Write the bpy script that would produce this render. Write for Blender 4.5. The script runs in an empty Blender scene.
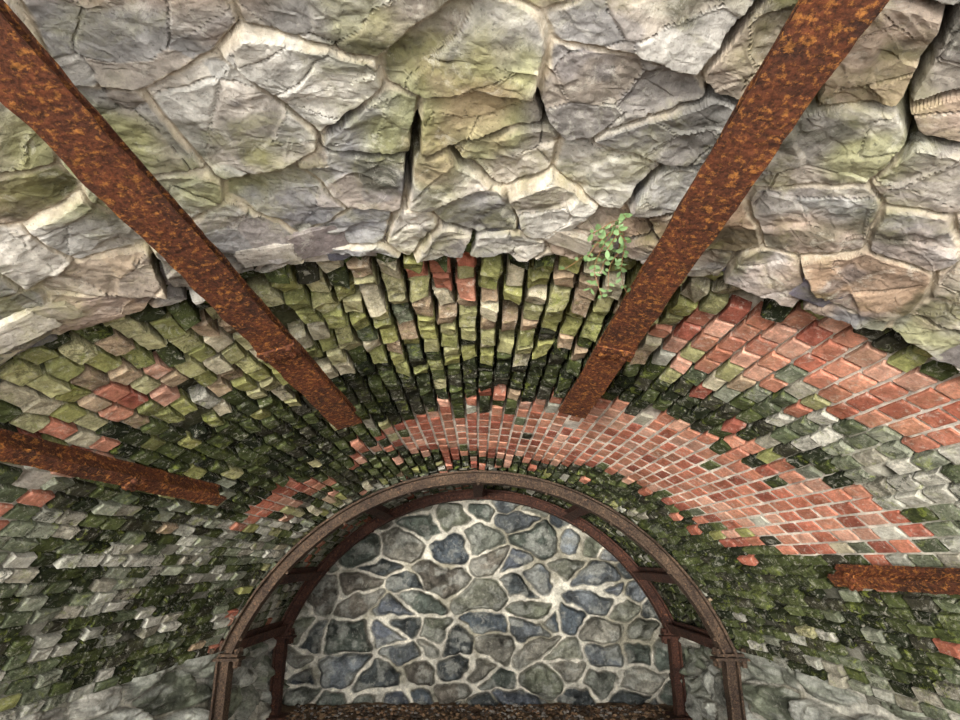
import bpy, math, random
import numpy as np
from mathutils import Vector
random.seed(7); rng=np.random.default_rng(7); np.random.seed(3)
S=bpy.context.scene
CAMZ=1.28
# ---------------------------------------------------------------- helpers
def lin(c):
    c=np.asarray(c,float)/255.0
    return np.where(c<=0.04045,c/12.92,((c+0.055)/1.055)**2.4)
def hsh(i,j,k=0.0,s=0.0):
    v=np.sin(i*127.1+j*311.7+k*74.7+s*19.19)*43758.5453
    return v-np.floor(v)
def vnoise(x,y,z,seed=0):
    xi=np.floor(x);yi=np.floor(y);zi=np.floor(z)
    fx=x-xi;fy=y-yi;fz=z-zi
    fx=fx*fx*(3-2*fx);fy=fy*fy*(3-2*fy);fz=fz*fz*(3-2*fz)
    r=0
    for a in (0,1):
        for b in (0,1):
            for c in (0,1):
                w=(fx if a else 1-fx)*(fy if b else 1-fy)*(fz if c else 1-fz)
                r=r+w*hsh(xi+a,yi+b,zi+c,seed)
    return r*2-1
def fbm(x,y,z,o=4,seed=0):
    r=0;A=1.0;T=0
    for k in range(o):
        r=r+A*vnoise(x*2**k,y*2**k,z*2**k,seed+k);T+=A;A*=0.5
    return r/T
def sstep(a,b,x):
    t=np.clip((x-a)/(b-a),0,1);return t*t*(3-2*t)
def voro(U,V,cu,cv,seed,jit=0.8,kk=None,drop=0.0):
    """nearest cells of a jittered, staggered grid -> id, offset, (rounded) edge distance.
    drop: share of seeds removed, which leaves bigger stones."""
    i0=np.floor(U/cu);j0=np.floor(V/cv);k=cu/cv
    best=np.full(U.shape,1e9);bi=np.zeros(U.shape);bj=np.zeros(U.shape);bu=np.zeros(U.shape);bv=np.zeros(U.shape)
    seeds=[]
    for dj in (-2,-1,0,1,2):
        for di in (-2,-1,0,1,2):
            i=i0+di;j=j0+dj
            pu=(i+0.5+(j%2)*0.5+jit*(hsh(i,j,1,seed)-0.5))*cu
            pv=(j+0.5+jit*(hsh(i,j,2,seed)-0.5))*cv
            D=(U-pu)**2+((V-pv)*k)**2
            if drop>0: D=np.where(hsh(i,j,14,seed)<drop,1e6,D)
            seeds.append((pu,pv,D))
            c1=D<best
            best=np.where(c1,D,best);bi=np.where(c1,i,bi);bj=np.where(c1,j,bj)
            bu=np.where(c1,pu,bu);bv=np.where(c1,pv,bv)
    if kk is None: kk=400.0
    acc=np.zeros(U.shape)
    for pu,pv,D in seeds:
        sep=np.sqrt((bu-pu)**2+((bv-pv)*k)**2)
        e=(D-best)/(2*np.maximum(sep,1e-6))
        acc=acc+np.where((sep>1e-5)&(D<1e5),np.exp(-kk*np.minimum(e,1.0)),0)
    e=-np.log(np.maximum(acc,1e-30))/kk
    return bi,bj,U-bu,V-bv,e
def mesh_obj(name,verts,faces,mat,cols=None,smooth=False,parent=None):
    me=bpy.data.meshes.new(name)
    me.from_pydata([tuple(v) for v in np.asarray(verts,float)],[],[tuple(f) for f in faces])
    if cols is not None:
        at=me.color_attributes.new("Col",'FLOAT_COLOR','POINT')
        cols=np.asarray(cols)
        c=np.zeros((len(verts),4),np.float32);c[:,:cols.shape[1]]=cols
        at.data.foreach_set("color",c.ravel())
    if smooth: me.polygons.foreach_set("use_smooth",[True]*len(me.polygons))
    me.materials.append(mat);me.update()
    ob=bpy.data.objects.new(name,me);S.collection.objects.link(ob)
    if parent: ob.parent=parent
    return ob
def grid_obj(name,P,C,mat,smooth=True,parent=None):
    n,m,_=P.shape
    idx=np.arange(n*m).reshape(n,m)
    f=np.stack([idx[:-1,:-1],idx[1:,:-1],idx[1:,1:],idx[:-1,1:]],-1).reshape(-1,4)
    return mesh_obj(name,P.reshape(-1,3),f.tolist(),mat,C.reshape(-1,C.shape[-1]),smooth,parent)
# ---------------------------------------------------------------- materials
def nodes(name):
    m=bpy.data.materials.new(name);m.use_nodes=True
    nt=m.node_tree;return m,nt,nt.nodes["Principled BSDF"]
def noise(nt,co,scale,detail=8,rough=0.6,w=0):
    n=nt.nodes.new("ShaderNodeTexNoise");n.inputs["Scale"].default_value=scale
    n.inputs["Detail"].default_value=detail;n.inputs["Roughness"].default_value=rough
    n.inputs["Distortion"].default_value=w
    nt.links.new(co,n.inputs["Vector"]);return n.outputs["Fac"]
def ramp(nt,fac,stops):
    r=nt.nodes.new("ShaderNodeValToRGB");e=r.color_ramp.elements
    while len(e)<len(stops): e.new(0.5)
    for k,(p,c) in enumerate(stops):
        e[k].position=p;e[k].color=(*c,1)
    nt.links.new(fac,r.inputs["Fac"]);return r.outputs["Color"]
def mix(nt,a,b,fac,mode='MIX'):
    n=nt.nodes.new("ShaderNodeMix");n.data_type='RGBA';n.blend_type=mode
    if isinstance(fac,float): n.inputs[0].default_value=fac
    else: nt.links.new(fac,n.inputs[0])
    for v,i in ((a,6),(b,7)):
        if isinstance(v,tuple): n.inputs[i].default_value=(*v,1)
        else: nt.links.new(v,n.inputs[i])
    return n.outputs[2]
def mul(nt,a,b):
    n=nt.nodes.new("ShaderNodeMath");n.operation='MULTIPLY'
    nt.links.new(a,n.inputs[0]);nt.links.new(b,n.inputs[1]);return n.outputs[0]
def bump(nt,bs,specs):
    prev=None
    for h,st,di in specs:
        b=nt.nodes.new("ShaderNodeBump");b.inputs["Strength"].default_value=st;b.inputs["Distance"].default_value=di
        nt.links.new(h,b.inputs["Height"])
        if prev: nt.links.new(prev,b.inputs["Normal"])
        prev=b.outputs["Normal"]
    nt.links.new(prev,bs.inputs["Normal"])
def masonry(name,s1=5,s2=40,moss=0.3,mosscol=(95,100,40),lo=0.55,hi=1.35,bd=0.02,rough=0.9,speck=0.25,lichen=0.0,grime=False,spec=.15):
    m,nt,bs=nodes(name)
    co=nt.nodes.new("ShaderNodeTexCoord").outputs["Object"]
    a=nt.nodes.new("ShaderNodeAttribute");a.attribute_name="Col"
    n1=noise(nt,co,s1,10,0.65,0.6);n2=noise(nt,co,s2,8,0.7);n3=noise(nt,co,s1*0.6,8,0.7,0.4)
    c=mix(nt,a.outputs["Color"],ramp(nt,n1,[(0.3,(lo,)*3),(0.7,(hi,)*3)]),1.0,'MULTIPLY')
    c=mix(nt,c,ramp(nt,n2,[(0.32,(lo,)*3),(0.68,(hi,)*3)]),0.7,'MULTIPLY')
    if moss>0:
        f=ramp(nt,n3,[(0.5,(0,0,0)),(0.66,(moss,)*3)])
        c=mix(nt,c,tuple(lin(mosscol)),f)
    if lichen>0:
        n5=noise(nt,co,s1*2.2,10,0.8,0.8)
        f=ramp(nt,n5,[(0.54,(0,0,0)),(0.62,(lichen,)*3)])
        c=mix(nt,c,tuple(lin((212,208,192))),f)
    if grime:
        n6=noise(nt,co,24,10,0.8,0.5)
        f=mul(nt,ramp(nt,n6,[(0.49,(0,0,0)),(0.56,(1,)*3)]),a.outputs["Alpha"])
        c=mix(nt,c,tuple(lin((32,36,22))),f)
        n7=noise(nt,co,17,8,0.75,0.5)
        f=mul(nt,ramp(nt,n7,[(0.55,(0,0,0)),(0.64,(.7,)*3)]),a.outputs["Alpha"])
        c=mix(nt,c,tuple(lin((142,152,66))),f)
        n8=noise(nt,co,38,6,0.7,0.3)
        f=ramp(nt,n8,[(0.58,(0,0,0)),(0.66,(.4,)*3)])
        c=mix(nt,c,tuple(lin((204,198,180))),f)
    n4=noise(nt,co,s2*2.3,4,0.6)
    f=ramp(nt,n4,[(0.60,(0,0,0)),(0.68,(speck,)*3)])
    c=mix(nt,c,(0.03,0.03,0.025),f)
    nt.links.new(c,bs.inputs["Base Color"]);bs.inputs["Roughness"].default_value=rough
    bs.inputs["Specular IOR Level"].default_value=spec
    bump(nt,bs,[(n1,0.6,bd*2),(n2,0.8,bd*0.6)])
    return m
M_rock=masonry("rubble_limestone",4.5,36,0.45,(146,142,84),0.5,1.34,0.014,0.8,0.45,0.3)
M_brick=masonry("weathered_brick",9,70,0.12,(110,116,62),0.6,1.45,0.010,1.0,0.4,0.3,True,.05)
M_mortar=masonry("lime_mortar",7,60,0.12,(80,84,50),0.5,1.3,0.01,1.0,0.3,0.25,False,.05)
M_wall=masonry("back_rubble",7,45,0.10,(112,116,88),0.5,1.5,0.025,0.75,0.3,0.25)
M_floor=masonry("floor_dirt",10,60,0.0,(80,70,50),0.4,1.5,0.03)
def rust(name,base,mid,hot,hotpos=0.6,amt=.85):
    m,nt,bs=nodes(name)
    co=nt.nodes.new("ShaderNodeTexCoord").outputs["Object"]
    n1=noise(nt,co,6,12,0.75,0.5);n2=noise(nt,co,80,6,0.7);n3=noise(nt,co,45,8,0.75,0.1)
    c=ramp(nt,n1,[(0.38,tuple(lin(base))),(0.62,tuple(lin(mid)))])
    f=ramp(nt,n3,[(hotpos-0.03,(0,0,0)),(hotpos+0.04,(amt,)*3)])
    c=mix(nt,c,tuple(lin(hot)),f)
    f=ramp(nt,n2,[(0.38,(0.35,)*3),(0.6,(1.35,)*3)])
    c=mix(nt,c,f,0.95,'MULTIPLY')
    nt.links.new(c,bs.inputs["Base Color"]);bs.inputs["Roughness"].default_value=0.8
    bs.inputs["Specular IOR Level"].default_value=0.25
    bump(nt,bs,[(n1,0.5,0.015),(n3,0.8,0.010),(n2,0.9,0.006)])
    return m
M_rust=rust("rusted_steel",(66,40,28),(112,62,36),(176,116,56),0.55,.8)
M_rust2=rust("rib_steel",(62,50,42),(96,78,62),(128,100,76),0.58)
M_rust3=rust("dark_rust",(56,38,32),(88,58,46),(122,78,54),0.58)
m,nt,bs=nodes("leaf_green");bs.inputs["Base Color"].default_value=(*lin((112,140,88)),1);bs.inputs["Roughness"].default_value=0.6;M_leaf=m
m,nt,bs=nodes("stem_red");bs.inputs["Base Color"].default_value=(*lin((130,95,60)),1);M_stem=m
# ---------------------------------------------------------------- vault surface
HC=-1.251; R0=1.93; DR=4.6; TS=math.radians(70.3)
def cc(d): return np.where(d<DR,1+0.2808*(DR-d),1.0)
def vpt(t,d,inset=0.0,R=R0):
    c=cc(np.asarray(d,float));r=c*R-inset
    t=np.asarray(t,float)
    return np.stack([r*np.sin(t),np.broadcast_to(d,r.shape)+0*t,c*HC+r*np.cos(t)+CAMZ],-1)
# colour zones: (theta deg, d, s_theta, s_d, weight)
def blob(th,d,L):
    r=0
    for (a,b,sa,sb,w) in L: r=r+w*np.exp(-((th-a)/sa)**2-((d-b)/sb)**2)
    return r
RED=[(-11,3.95,6,.30,2.2),(-3,3.9,6,.36,3),(6,3.88,7,.40,3),(16,3.80,7,.42,3.2),(25,3.72,6,.44,3.4),(33,3.62,5,.44,3.4),(40,3.55,5,.42,3.4),(46,3.55,4,.32,2.6),
     (19,2.5,3,.17,2.2),(24,2.42,3.8,.18,3.2),(29,2.34,4,.19,3.6),(34,2.2,4,.2,3.6),(38,2.1,4,.14,2),(42,3.0,3.5,.15,2.4),(26,2.75,3,.1,1.5),(0,2.25,5,.2,1.3),(3,2.6,2,.1,1.0),(-35,2.7,5,.15,1.8),(-31,2.45,4,.12,1.3),(-39,2.85,4,.12,1.1),(-44,2.75,5,.12,1.2),(-24,2.5,4,.15,.6),(-36,4.05,5,.2,1.6),(-30,4.15,5,.18,1.5),(57,3.3,1.5,.1,1),(-48,2.45,6,.2,1.0)]
TAN=[(-24,2.6,9,.4,1.5),(-10,2.6,10,.45,1.5),(5,2.55,10,.4,1.4),(-35,2.4,8,.3,1.0),(15,2.2,8,.25,1.3),(0,2.4,25,.3,.8),(-30,3.2,10,.4,.5),(30,2.05,10,.1,.5),(28,2.75,8,.2,.5)]
DARK=[(0,3.12,13,.30,2.6),(-25,3.1,9,.26,2.2),(-12,3.35,9,.3,2.0),(23,3.10,7,.18,2.4),(25,2.14,8,.1,1.5),(0,2.03,40,.08,1.2),(-28,3.7,9,.35,2.2),(-15,4.3,14,.15,1.2),(8,4.45,14,.08,1.0),(60,4.2,9,.6,2.2),(50,4.15,9,.4,2.2),(-40,3.0,8,.25,1.5),(-55,3.4,12,.5,1.3),(-38,2.3,8,.12,2.0),(30,4.3,12,.15,1.6),(56,3.4,8,.4,1.4),(32,3.12,6,.12,1.4),(10,2.75,6,.2,.6),(-62,4.0,10,.5,1.0),(30,2.85,5,.12,1.0),(36,2.9,4,.12,.6)]
GREY=[(37,2.6,6,.22,1.8),(47,2.75,8,.35,2.0),(60,3.2,12,.8,1.1),(-60,3.3,14,.8,1.2),(-50,3.8,9,.5,1.0),(-45,2.9,8,.3,.9),(66,4,6,1,.4),(33,2.75,6,.2,1.0),(27,2.75,5,.15,.6),(-25,3.3,30,.6,.15)]
def zones(th,d,n):
    r=blob(th,d,RED);t=blob(th,d,TAN)+.12;k=blob(th,d,DARK)+.10;g=blob(th,d,GREY)+.12
    k=np.where(d>DR,np.where(th>0,1.3,.3),k);g=np.where(d>DR,np.where(th>0,.4,1.2),g);r=np.where(d>DR,np.where(th<0,.35,0),r)
    W=np.stack([r,t,k,g],-1)
    return W**1.6
PAL=[[(172,112,90),(184,128,104),(162,98,78),(190,144,122),(150,88,72),(178,118,96)],
     [(154,150,106),(168,162,122),(138,138,88),(164,142,116),(146,144,90),(176,166,140)],
     [(48,52,34),(34,38,26),(62,68,40),(76,82,50),(54,52,42)],
     [(160,158,144),(132,134,116),(106,110,90),(148,142,126),(86,92,70),(176,172,158)]]
PAL=[[lin(c) for c in p] for p in PAL]
GR=[.06,.42,.5,.5]
tt=[0,.05,.5,.95,1.0]
def add_bricks(name,t0,t1,ncol,d0,d1,dl,parent):
    V=[];F=[];C=[]
    top=[[i*5+j for j in range(5)] for i in range(5)]
    ringv=[(i,0) for i in range(5)]+[(4,j) for j in range(1,5)]+[(i,4) for i in (3,2,1,0)]+[(0,j) for j in (3,2,1)]
    fac=[(top[i][j],top[i+1][j],top[i+1][j+1],top[i][j+1]) for i in range(4) for j in range(4)]
    nr=len(ringv)
    for k in range(nr):
        a=ringv[k];b=ringv[(k+1)%nr]
        fac.append((top[a[0]][a[1]],25+k,25+(k+1)%nr,top[b[0]][b[1]]))
    dt=(t1-t0)/ncol;base=0
    for i in range(ncol):
        tc=t0+(i+.5)*dt
        off=(i%2)*0.5*dl+random.uniform(-.06,.06)*dl
        d=d0-off
        while d<d1:
            L=dl*random.uniform(.9,1.1)
            a=max(d,d0);b=min(d+L,d1);d+=L
            if b-a<0.03: continue
            dc=(a+b)/2;th=math.degrees(tc)
            dn=dc+0.13*float(vnoise(np.float64(th*.12),np.float64(dc*2.2),np.float64(3.3)))
            tn=th+4*float(vnoise(np.float64(th*.15+9),np.float64(dc*2.0),np.float64(7.7)))
            W=zones(np.float64(tn),np.float64(dn),0)
            W=W/W.sum();z=int(rng.choice(4,p=W))
            rough=float(W[1]+W[2]+.5*W[3])
            near=max(0,1-(dc-2.0)/1.1) if dc<3.1 else 0
            crown=math.exp(-(th/20)**2)
            er=.15+rough*.5+near*crown*1.2+.35*crown*float(W[2])
            if z==0 and W[0]>.4: er*=.3
            if random.random()<.05*er: continue
            gd=.018 if er<.5 else random.uniform(.015,.030)
            inset=.010+random.uniform(0,.026)*er+ near*crown*.03*random.random()
            tilt1=random.gauss(0,.007)*er;tilt2=random.gauss(0,.008)*er
            col=random.choice(PAL[z])*random.uniform(.72,1.22)
            gap=(.085+.06*random.random()*(.6+er*.5))
            wa=dt*(1-2*gap);sk=random.gauss(0,.04)*er*dt
            lo=a+gd*.5;hi=b-gd*.5
            pts=[];cols=[]
            bev=.002+.004*er
            al=GR[z]*random.uniform(.4,1.6)*(1-.8*float(W[0])) if z else GR[0]*random.random()*2
            for p in range(5):
                for q in range(5):
                    e=(p in(0,4))+(q in(0,4))
                    T=tc+(tt[p]-.5)*wa+random.gauss(0,.018)*dt*(.3+er)+sk*(tt[q]-.5)*2
                    D=lo+(hi-lo)*tt[q]+random.gauss(0,.002)*(.3+er)
                    ins=inset+tilt1*(tt[p]-.5)*2+tilt2*(tt[q]-.5)*2-(bev if e==1 else bev*2 if e==2 else 0)+random.gauss(0,.0028)*(.15+er)
                    pts.append((T,D,max(ins,.001)))
                    cols.append([*(col*random.uniform(.85,1.15)*(1-.12*e*min(1,er))),al])
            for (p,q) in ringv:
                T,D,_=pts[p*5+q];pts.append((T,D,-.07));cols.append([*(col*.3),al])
            pts=np.array(pts)
            V.append(vpt(pts[:,0],pts[:,1],pts[:,2]));C.append(np.array(cols))
            F.extend([tuple(x+base for x in f) for f in fac]);base+=len(pts)
    return mesh_obj(name,np.concatenate(V),F,M_brick,np.clip(np.concatenate(C),0,1),False,parent)
vault=bpy.data.objects.new("brick_vault",None);S.collection.objects.link(vault)
add_bricks("vault_bricks",-TS,TS,78,1.93,DR,.112,vault)
add_bricks("passage_bricks",-TS,TS,62,DR+.004,6.08,.112,vault)
# mortar backing
th=np.linspace(-TS-.03,TS+.03,430);dd=np.concatenate([np.linspace(1.9,DR,240),np.linspace(DR+.02,6.1,60)])
T,D=np.meshgrid(th,dd,indexing='ij')
thd=np.degrees(T)
W=zones(thd+4*vnoise(thd*.15+9,D*2,7.7+0*D),D+.13*vnoise(thd*.12,D*2.2,3.3+0*D),0)
W=W/W.sum(-1,keepdims=True)
mc=[lin((224,212,196)),lin((90,90,64)),lin((30,32,22)),lin((176,172,156))]
C=sum(W[...,k:k+1]*mc[k] for k in range(4))
n=fbm(T*20,D*12,0*T,3,5)
C=C*(1+.5*n[...,None])
crown=np.exp(-(thd/22)**2)*np.clip(1-(D-2)/1.3,0,1)
dg=sstep(-.1,.2,fbm(T*14,D*9,4+0*T,4,15))[...,None]*(1-W[...,0:1])*.85
dg=np.maximum(dg,crown[...,None]*.7)
C=C*(1-dg)+lin((30,32,22))*dg
deep=-.002-.05*crown-.026*(W[...,2]+.7*W[...,1])+.004*n+.008*W[...,0]+.002*W[...,3]-.028*dg[...,0]
grid_obj("vault_mortar",vpt(T,D,deep),np.clip(C,0,1),M_mortar,True,vault)
# ---------------------------------------------------------------- rubble stone ceiling
th=np.radians(np.concatenate([np.linspace(-71,-37,60)[:-1],np.linspace(-37,37,900),np.linspace(37,71,60)[1:]]))
dd=np.concatenate([np.linspace(-.6,.5,40)[:-1],np.linspace(.5,2.04,330)])
T,D=np.meshgrid(th,dd,indexing='ij')
U=T*R0*1.9;V=D.copy()
Uw=U+.05*fbm(U*2.5,V*2.5,0*U,5,11);Vw=V+.05*fbm(U*2.5,V*2.5,5+0*U,5,12)
bi,bj,du,dv,e=voro(Uw,Vw,.27,.19,3.0,.9,250,.2)
body=sstep(.0,.014,e)
H=body*(.024+(hsh(bi,bj,5)-.5)*.03+du*(hsh(bi,bj,6)-.5)*.20+dv*(hsh(bi,bj,7)-.5)*.26)
def facets(U,V,cu,cv,seed,sh,amp,tu,tv,wd):
    i,j,u,v,ee=voro(U+sh*V,V,cu,cv,seed,.95,None,.25)
    f=sstep(0,wd,ee)
    return i,j,ee,f*((hsh(i,j,5)-.5)*amp+u*(hsh(i,j,6)-.5)*tu+v*(hsh(i,j,7)-.5)*tv)
Ua=Uw+.03*fbm(U*6,V*6,0*U,3,3);Va=Vw+.03*fbm(U*6,V*6,3+0*U,3,4)
b2i,b2j,e2,H2=facets(Ua,Va,.17,.11,9.0,.4,.008,.16,.22,.014)
b3i,b3j,e3,H3=facets(Ua,Va,.06,.04,19.0,-.5,.003,.16,.18,.008)
crack=(1-sstep(0,.004,e2))*(hsh(b2i,b2j,22)>.6)
H=H+body*(H2+H3)-.010*crack+.010*fbm(U*3,V*3,2+0*U,3,20)+body*.016*fbm(U*9,V*13,bi*.7,4,23)+.0025*fbm(U*30,V*30,0*U,3,21)
jn=e+.008*fbm(U*20,V*20,7+0*U,3,66)
joint=1-sstep(.006,.018,jn)
darkj=sstep(.02,.2,fbm(U*2.6,V*2.6,9+0*U,3,31))
H=H-joint*(.0+.08*darkj)
pal=[lin(c) for c in [(184,178,166),(160,158,154),(196,188,174),(168,150,128),(146,138,128),(176,166,148),(156,154,152),(156,132,110),(192,188,178),(134,130,124)]]
ci=(hsh(bi,bj,9)*len(pal)).astype(int);C=np.array(pal)[ci]
ci2=(hsh(b2i,b2j,9)*len(pal)).astype(int);C=C*.72+np.array(pal)[ci2]*.28
C=C*(.8+.3*hsh(bi,bj,13))[...,None]*(.88+.24*hsh(b2i,b2j,11))[...,None]*(.94+.12*hsh(b3i,b3j,11))[...,None]
mo=sstep(.05,.35,fbm(U*1.8+3,V*2.2,1+0*U,5,41))[...,None]*.65
C=C*(1-mo)+lin((146,146,92))*mo
br=sstep(.15,.4,fbm(U*1.8+13,V*2.2,4+0*U,4,47))[...,None]*.55
C=C*(1-br)+lin((158,130,104))*br
pur=sstep(.3,.38,fbm(U*3+31,V*4,6+0*U,4,48))[...,None]*.5
C=C*(1-pur)+lin((100,98,102))*pur
gr=sstep(.16,.38,fbm(U*3+77,V*5,8+0*U,5,58))[...,None]*.7
C=C*(1-gr)+lin((62,62,42))*gr
crk=crack[...,None]*.55
C=C*(1-crk)+lin((70,60,52))*crk
jm=(joint*(1-darkj))[...,None];C=C*(1-jm*.75)+lin((190,176,152))*jm*.75
jd=(joint*darkj)[...,None];C=C*(1-jd*.88)+lin((28,24,18))*jd*.88
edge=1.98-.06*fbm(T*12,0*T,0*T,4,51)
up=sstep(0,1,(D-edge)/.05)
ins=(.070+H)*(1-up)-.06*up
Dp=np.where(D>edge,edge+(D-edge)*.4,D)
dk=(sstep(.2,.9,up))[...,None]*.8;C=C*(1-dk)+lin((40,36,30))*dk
P=vpt(T,Dp,0);c=cc(Dp);r=c*R0-ins
P[...,0]=r*np.sin(T);P[...,2]=c*HC+r*np.cos(T)+CAMZ
P[...,2]=np.where(P[...,2]<-.1,-.1,P[...,2])
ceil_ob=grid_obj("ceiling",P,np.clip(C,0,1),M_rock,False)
# slate slabs edging the stonework
import bmesh
bm=bmesh.new();bmesh.ops.create_cube(bm,size=2);bmesh.ops.subdivide_edges(bm,edges=bm.edges[:],cuts=6,use_grid_fill=True)
bm.verts.ensure_lookup_table()
CV=np.array([v.co[:] for v in bm.verts]);CF=[[v.index for v in f.verts] for f in bm.faces];bm.free()
bm=bmesh.new();bmesh.ops.create_icosphere(bm,subdivisions=1,radius=1);PV=np.array([v.co[:] for v in bm.verts]);PF=[[v.index for v in f.verts] for f in bm.faces];bm.free()
def rockv(seed,rr=.75,am=.13):
    p=CV.copy();l=np.linalg.norm(p,axis=1,keepdims=True);q=p/l*1.25
    p=p*rr+q*(1-rr)
    p=p+am*np.stack([vnoise(p[:,0]*1.3+seed,p[:,1]*1.3,p[:,2]*1.3,k) for k in (1,2,3)],-1)
    p=p+am*.6*np.stack([vnoise(p[:,0]*4+seed,p[:,1]*4,p[:,2]*4,k) for k in (4,5,6)],-1)
    return p
V=[];F=[];C=[];base=0
sp=[lin(c) for c in [(112,106,114),(156,148,142),(172,164,152),(126,116,112),(158,148,132),(92,90,98),(176,168,154)]]
for layer in range(3):
    t=-62+layer
    while t<62:
        w=random.uniform(1.2,4.6);tc=math.radians(t+w/2)
        if random.random()<(.85,.6,.4)[layer]:
            p=rockv(random.random()*50,.9,.18)
            hw=math.radians(w/2)*1.0;hd=random.uniform(.03,.07);hr=random.uniform(.007,.018)
            dcn=1.95-layer*.035+random.uniform(-.02,.02);ic=.035+layer*.03+random.uniform(-.012,.012)
            V.append(vpt(tc+p[:,0]*hw,dcn+p[:,1]*hd+p[:,0]*random.gauss(0,.012),ic+p[:,2]*hr+p[:,0]*random.gauss(0,.006)))
            C.append(np.tile(random.choice(sp)*random.uniform(.8,1.15),(len(p),1)))
            F+=[[i+base for i in f] for f in CF];base+=len(p)
        t+=w
mesh_obj("slate_edging",np.concatenate(V),F,M_rock,np.concatenate(C),False,ceil_ob)
# ---------------------------------------------------------------- rubble walls
def rubble(name,nu,nv,ul,vl,posf,cu,cv,seed,stones,mort,mat,mw=.018,hgt=.05,parent=None,kk=60):
    u=np.linspace(*ul,nu);v=np.linspace(*vl,nv);U,V=np.meshgrid(u,v,indexing='ij')
    Uw=U+.12*fbm(U*3,V*3,seed+0*U,4,1);Vw=V+.10*fbm(U*3,V*3,seed+3+0*U,4,2)
    bi,bj,du,dv,e=voro(Uw,Vw,cu,cv,seed,1.0,kk,.15)
    e=e+.022*fbm(U*10,V*10,0*U,4,4)
    w=mw*(.2+1.6*hsh(bi,bj,3))
    s=sstep(w,w+.010,e)
    dome=sstep(w,w+.05,e)
    H=s*.03+dome*(hgt*(.5+.9*hsh(bi,bj,4)))+s*(du*(hsh(bi,bj,6)-.5)*.5+dv*(hsh(bi,bj,7)-.5)*.9)+.012*fbm(U*10,V*10,0*U,4,9)+s*.06*fbm(U*7,V*7,bi,3,10)+s*.02*fbm(U*20,V*20,bi,3,13)
    pal=np.array([lin(c) for c in stones]);C=pal[(hsh(bi,bj,9)*len(pal)).astype(int)]
    C=C*(.7+.6*hsh(bi,bj,12))[...,None]*(1+1.2*fbm(U*9,V*9,bi*.37,5,6))[...,None]
    st=sstep(.02,.28,fbm(U*8,V*11,2+0*U,5,8))[...,None]*.5
    C=C*(1-st)+lin((160,160,150))*st
    M=lin(mort)*(1+.4*fbm(U*9,V*9,0*U,4,7))[...,None]
    g=sstep(.0,.3,fbm(U*3.3,V*3.3,12+0*U,4,18))[...,None]*.7
    M=M*(1-g)+lin((120,114,94))*g
    rim_shade=(sstep(w-.010,w,e)*(1-s))[...,None]*.6  # shadow around each stone, painted into the mortar colour
    M=M*(1-rim_shade)+lin((60,58,50))*rim_shade
    mm=s[...,None];C=M*(1-mm)+C*mm
    return grid_obj(name,posf(U,V,H),np.clip(C,0,1),mat,True,parent)
rubble("wall_back",660,430,(-2.1,2.1),(-.1,2.2),lambda U,V,H:np.stack([U,6.14-H,V],-1),.31,.19,21.0,
  [(98,102,104),(76,82,86),(108,110,94),(118,118,104),(88,92,98),(108,110,100),(134,130,118),(70,74,74),(104,98,88),(86,92,84)],(196,190,174),M_wall,.018,.05)
def sidewall(sg):
    def f(U,V,H):
        c=cc(U);x=c*R0*math.sin(TS);hs=c*HC+c*R0*math.cos(TS)+CAMZ
        z=-.05+V*(hs+.05)
        return np.stack([sg*(x-H+.03),U,z],-1)
    return f
for sg,nm in ((-1,"wall_left"),(1,"wall_right")):
    rubble(nm,480,110,(.9,6.1),(0,1.03),sidewall(sg),.30,.26,5.0+sg,
      [(156,156,146),(134,136,122),(146,142,130),(118,122,104),(166,162,150)],(186,182,168),M_wall,.012,.03)
# ---------------------------------------------------------------- floor
u=np.linspace(-4.2,4.2,260);v=np.linspace(-1.2,6.2,230);U,V=np.meshgrid(u,v,indexing='ij')
Z=.02*fbm(U*3,V*3,0*U,4,3)+.012*fbm(U*20,V*20,0*U,2,5)+.05*sstep(5.6,6.1,V)
C=lin((120,98,78))*(1+.4*fbm(U*8,V*8,0*U,4,8))[...,None]
grid_obj("floor",np.stack([U,V,Z],-1),np.clip(C,0,1),M_floor)
V=[];F=[];C=[];base=0
lp=[lin(c) for c in [(140,110,84),(104,82,64),(88,78,70),(164,134,102),(74,62,52),(156,148,138)]]
for k in range(2600):
    x=random.uniform(-1.6,1.6);y=6.0-abs(random.gauss(0,.45));s=random.uniform(.008,.028)
    p=PV*np.random.uniform(.7,1.2,(len(PV),1))*np.array([s,s*random.uniform(.5,1),s*random.uniform(.25,.7)])
    a=random.random()*6.28;ca,sa=math.cos(a),math.sin(a)
    q=np.stack([p[:,0]*ca-p[:,1]*sa+x,p[:,0]*sa+p[:,1]*ca+y,p[:,2]+.02+.05*max(0,(y-5.6)/.5)],-1)
    V.append(q);C.append(np.tile(random.choice(lp),(len(q),1)));F+=[[i+base for i in f] for f in PF];base+=len(q)
mesh_obj("gravel_litter",np.concatenate(V),F,M_floor,np.concatenate(C),False)
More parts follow.
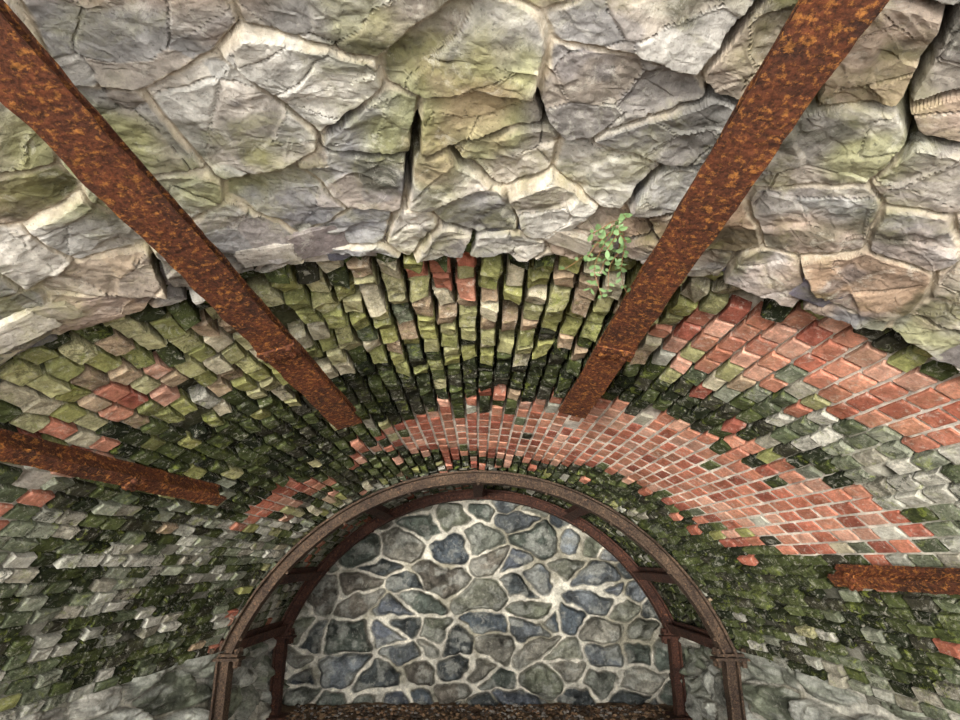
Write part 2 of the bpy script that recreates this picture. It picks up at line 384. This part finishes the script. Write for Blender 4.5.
# ---------------------------------------------------------------- steel
class Acc:
    def __init__(s): s.V=[];s.F=[];s.n=0
    def sweep(s,P,N,B,n0,n1,b0,b1,j=.0012):
        k=len(P)
        w=[[0,0] for _ in range(4)]
        for i in range(k):
            for q,(a,b) in enumerate(((n0,b0),(n1,b0),(n1,b1),(n0,b1))):
                for z in (0,1): w[q][z]=w[q][z]*.75+random.gauss(0,j)
                s.V.append(P[i]+N[i]*(a+w[q][0]*.4)+B[i]*(b+w[q][1]))
        o=s.n
        for i in range(k-1):
            for q in range(4):
                a=o+i*4+q;b=o+i*4+(q+1)%4
                s.F.append((a,b,b+4,a+4))
        s.F.append((o,o+3,o+2,o+1));e=o+(k-1)*4;s.F.append((e,e+1,e+2,e+3))
        s.n+=k*4
    def bolt(s,c,n,r,h):
        n=Vector(n).normalized();u=n.orthogonal().normalized();w=n.cross(u);o=s.n
        for z,rr in ((0,r),(h,r*.9)):
            for k in range(6):
                a=k*math.pi/3;s.V.append(np.array(Vector(c)+n*z+u*math.cos(a)*rr+w*math.sin(a)*rr))
        for k in range(6): s.F.append((o+k,o+(k+1)%6,o+6+(k+1)%6,o+6+k))
        s.F.append(tuple(o+6+k for k in range(6)));s.n+=12
    def obj(s,name,mat): return mesh_obj(name,s.V,s.F,mat)
def beam(thdeg,d0,d1,fw,depth,splice=None,Rb=1.80):
    t=math.radians(thdeg);A=Acc();K=120
    ds=np.linspace(d0,d1,K)
    P=vpt(np.full(K,t),ds,0,Rb)
    dirv=(P[-1]-P[0]);dirv/=np.linalg.norm(dirv)
    N=np.array([-math.sin(t),0,-math.cos(t)]);N=N-dirv*N.dot(dirv);N/=np.linalg.norm(N)
    B=np.cross(dirv,N)
    Ns=[N]*K;Bs=[B]*K
    h=fw/2
    A.sweep(P,Ns,Bs,-.014,0,-h,h,.0022)
    A.sweep(P,Ns,Bs,-depth+.014,-.012,-.008,.008)
    A.sweep(P,Ns,Bs,-depth,-depth+.014,-h*.7,h*.7)
    if splice:
        for sd,ln in splice:
            Q=vpt(np.full(6,t),np.linspace(sd,sd+ln,6),0,Rb)
            A.sweep(Q,Ns[:6],Bs[:6],-.020,.008,-h*1.12,h*1.12,.002)
            for a in (.2,.8):
                for b in (-.65,.65):
                    A.bolt(Q[0]+(Q[-1]-Q[0])*a+B*b*h+N*.006,N,.014,.014)
    return A.obj("rusted_steel_beam",M_rust)
beam(11.35,-.5,3.12,.142,.09,[(2.36,.07)])
beam(-15.7,-.5,3.16,.138,.09,[(2.26,.07)])
beam(-35.2,.6,3.36,.072,.10,[(2.75,.05)])
beam(49.4,1.0,3.34,.072,.10,[(3.2,.05)])
def rib(d,mat,R,rad,ax):
    A=Acc();ts=math.radians(70.5);K=130
    a=np.linspace(-ts,ts,K)
    pts=np.stack([R*np.sin(a),np.full(K,d),HC+R*np.cos(a)+CAMZ],-1)
    nr=np.stack([-np.sin(a),0*a,-np.cos(a)],-1)
    z0=pts[0,2]
    zz=np.linspace(-.03,z0,20)
    for sg in (-1,1):
        X=np.full(20,sg*R*math.sin(ts))
        Pp=np.stack([X,np.full(20,d),zz],-1);Nn=np.tile(np.array([-sg,0,0.]),(20,1));Bb=np.tile(np.array([0,1.,0]),(20,1))
        A.sweep(Pp,Nn,Bb,0,.014,-ax,ax,.002);A.sweep(Pp,Nn,Bb,.014,rad-.014,-.008,.008);A.sweep(Pp,Nn,Bb,rad-.014,rad,-ax,ax,.002)
        J=np.array([[sg*R*math.sin(ts),d,z0-.03],[sg*R*math.sin(ts),d,z0-.012]])
        A.sweep(J,Nn[:2],Bb[:2],-.07,rad+.07,-ax*1.3,ax*1.3)
        J2=J+np.array([0,0,.026]);A.sweep(J2,Nn[:2],Bb[:2],-.055,rad+.055,-ax*1.2,ax*1.2)
        for q in (-.04,rad+.04):
            for yy in (-.7,.7):
                A.bolt(J[0]+np.array([-sg*q,ax*yy,.045]),(0,0,1),.018,.03);A.bolt(J[0]+np.array([-sg*q,ax*yy,0]),(0,0,-1),.018,.045)
        A.sweep(np.array([[sg*(R*math.sin(ts)-rad/2),d,.0],[sg*(R*math.sin(ts)-rad/2),d,.03]]),Nn[:2],Bb[:2],-.13,.13,-.12,.12)
    B=np.tile(np.array([0,1.,0]),(K,1))
    A.sweep(pts,nr,B,0,.014,-ax,ax,.002);A.sweep(pts,nr,B,.014,rad-.014,-.008,.008);A.sweep(pts,nr,B,rad-.014,rad,-ax,ax,.002)
    for s in np.linspace(-1.15,1.15,9):
        c=np.array([(R-rad)*math.sin(s),d-ax*.5,HC+(R-rad)*math.cos(s)+CAMZ]);A.bolt(c,(-math.sin(s),0,-math.cos(s)),.012,.014)
    return A.obj("steel_arch_rib",mat)
rib(4.56,M_rust2,1.885,.09,.05)
rib(5.80,M_rust3,1.885,.09,.05)
for t in (-68,-52,-27,0,27,52,68):
    A=Acc();tr=math.radians(t)
    P=vpt(np.full(20,tr),np.linspace(4.64,5.74,20),0,1.88)
    N=np.array([-math.sin(tr),0,-math.cos(tr)]);B=np.cross(np.array([0,1.,0]),N)
    A.sweep(P,[N]*20,[B]*20,.0,.012,-.045,.045);A.sweep(P,[N]*20,[B]*20,.012,.06,-.006,.006);A.sweep(P,[N]*20,[B]*20,.06,.072,-.04,.04)
    A.obj("steel_tie_purlin",M_rust3)
# ---------------------------------------------------------------- plant in the crevice
plant=bpy.data.objects.new("wall_weed_plant",None);S.collection.objects.link(plant)
root=Vector(vpt(np.float64(math.radians(8.4)),np.float64(1.80),.09).tolist())
LV=[];LF=[];A=Acc()
def leaf(c,dirv,up,l,w):
    s=dirv.cross(up).normalized();o=len(LV)
    for (a,b,h) in ((0,0,0),(.3,.42,.06),(.65,.5,.04),(1,0,-.05),(.65,-.5,.04),(.3,-.42,.06),(.5,0,-.02)):
        LV.append(tuple(c+dirv*l*a+s*w*b+up*l*h))
    for k in range(6): LF.append((o+k,o+(k+1)%6,o+6))
for k in range(12):
    d=Vector((random.uniform(-.8,.2),random.uniform(-1.3,.7),random.uniform(-.5,.1))).normalized()
    L=random.uniform(.14,.32);p=root.copy();pts=[p.copy()];v=d.copy()
    for i in range(10):
        v=(v+Vector((random.gauss(0,.15),random.gauss(0,.15),-.05+random.gauss(0,.08)))).normalized()
        p=p+v*L/10;pts.append(p.copy())
        if i>1:
            for sg in (-1,1):
                if random.random()<.4: continue
                sd=(v.cross(Vector((0,-.6,-.8))).normalized()*sg+v*.5+Vector((random.gauss(0,.3),random.gauss(0,.3),random.gauss(0,.2)))).normalized()
                leaf(p,sd,Vector((random.gauss(0,.5),-.6,-.8)).normalized(),random.uniform(.014,.034),random.uniform(.008,.018))
    P=np.array([list(q) for q in pts])
    A.sweep(P,[np.array([0,0,-1.])]*len(P),[np.array([1.,0,0])]*len(P),-.001,.001,-.001,.001,.0001)
mesh_obj("leaves",LV,LF,M_leaf,None,True,plant)
mesh_obj("stems",A.V,A.F,M_stem,None,False,plant)
# ---------------------------------------------------------------- light
w=bpy.data.worlds.new("overcast_sky");S.world=w;w.use_nodes=True
w.node_tree.nodes["Background"].inputs[0].default_value=(.98,.98,.98,1)
w.node_tree.nodes["Background"].inputs[1].default_value=5.4
l=bpy.data.lights.new("bounce_fill_sun",'SUN');l.energy=4.2;l.angle=math.radians(14);l.color=(1,.97,.92)
o=bpy.data.objects.new("bounce_fill_sun",l);S.collection.objects.link(o)
o.rotation_euler=(math.radians(94),0,math.radians(-18))  # added sun lamp aimed up from below the horizon, stands in for ground bounce
# ---------------------------------------------------------------- camera
cam=bpy.data.cameras.new("camera");cam.sensor_width=36;cam.lens=22.5;cam.clip_start=.02
co=bpy.data.objects.new("camera",cam);S.collection.objects.link(co)
co.location=(0,0,CAMZ);co.rotation_euler=(math.radians(90+18.43),0,math.radians(-.19))
S.camera=co
S.view_settings.view_transform='Standard'
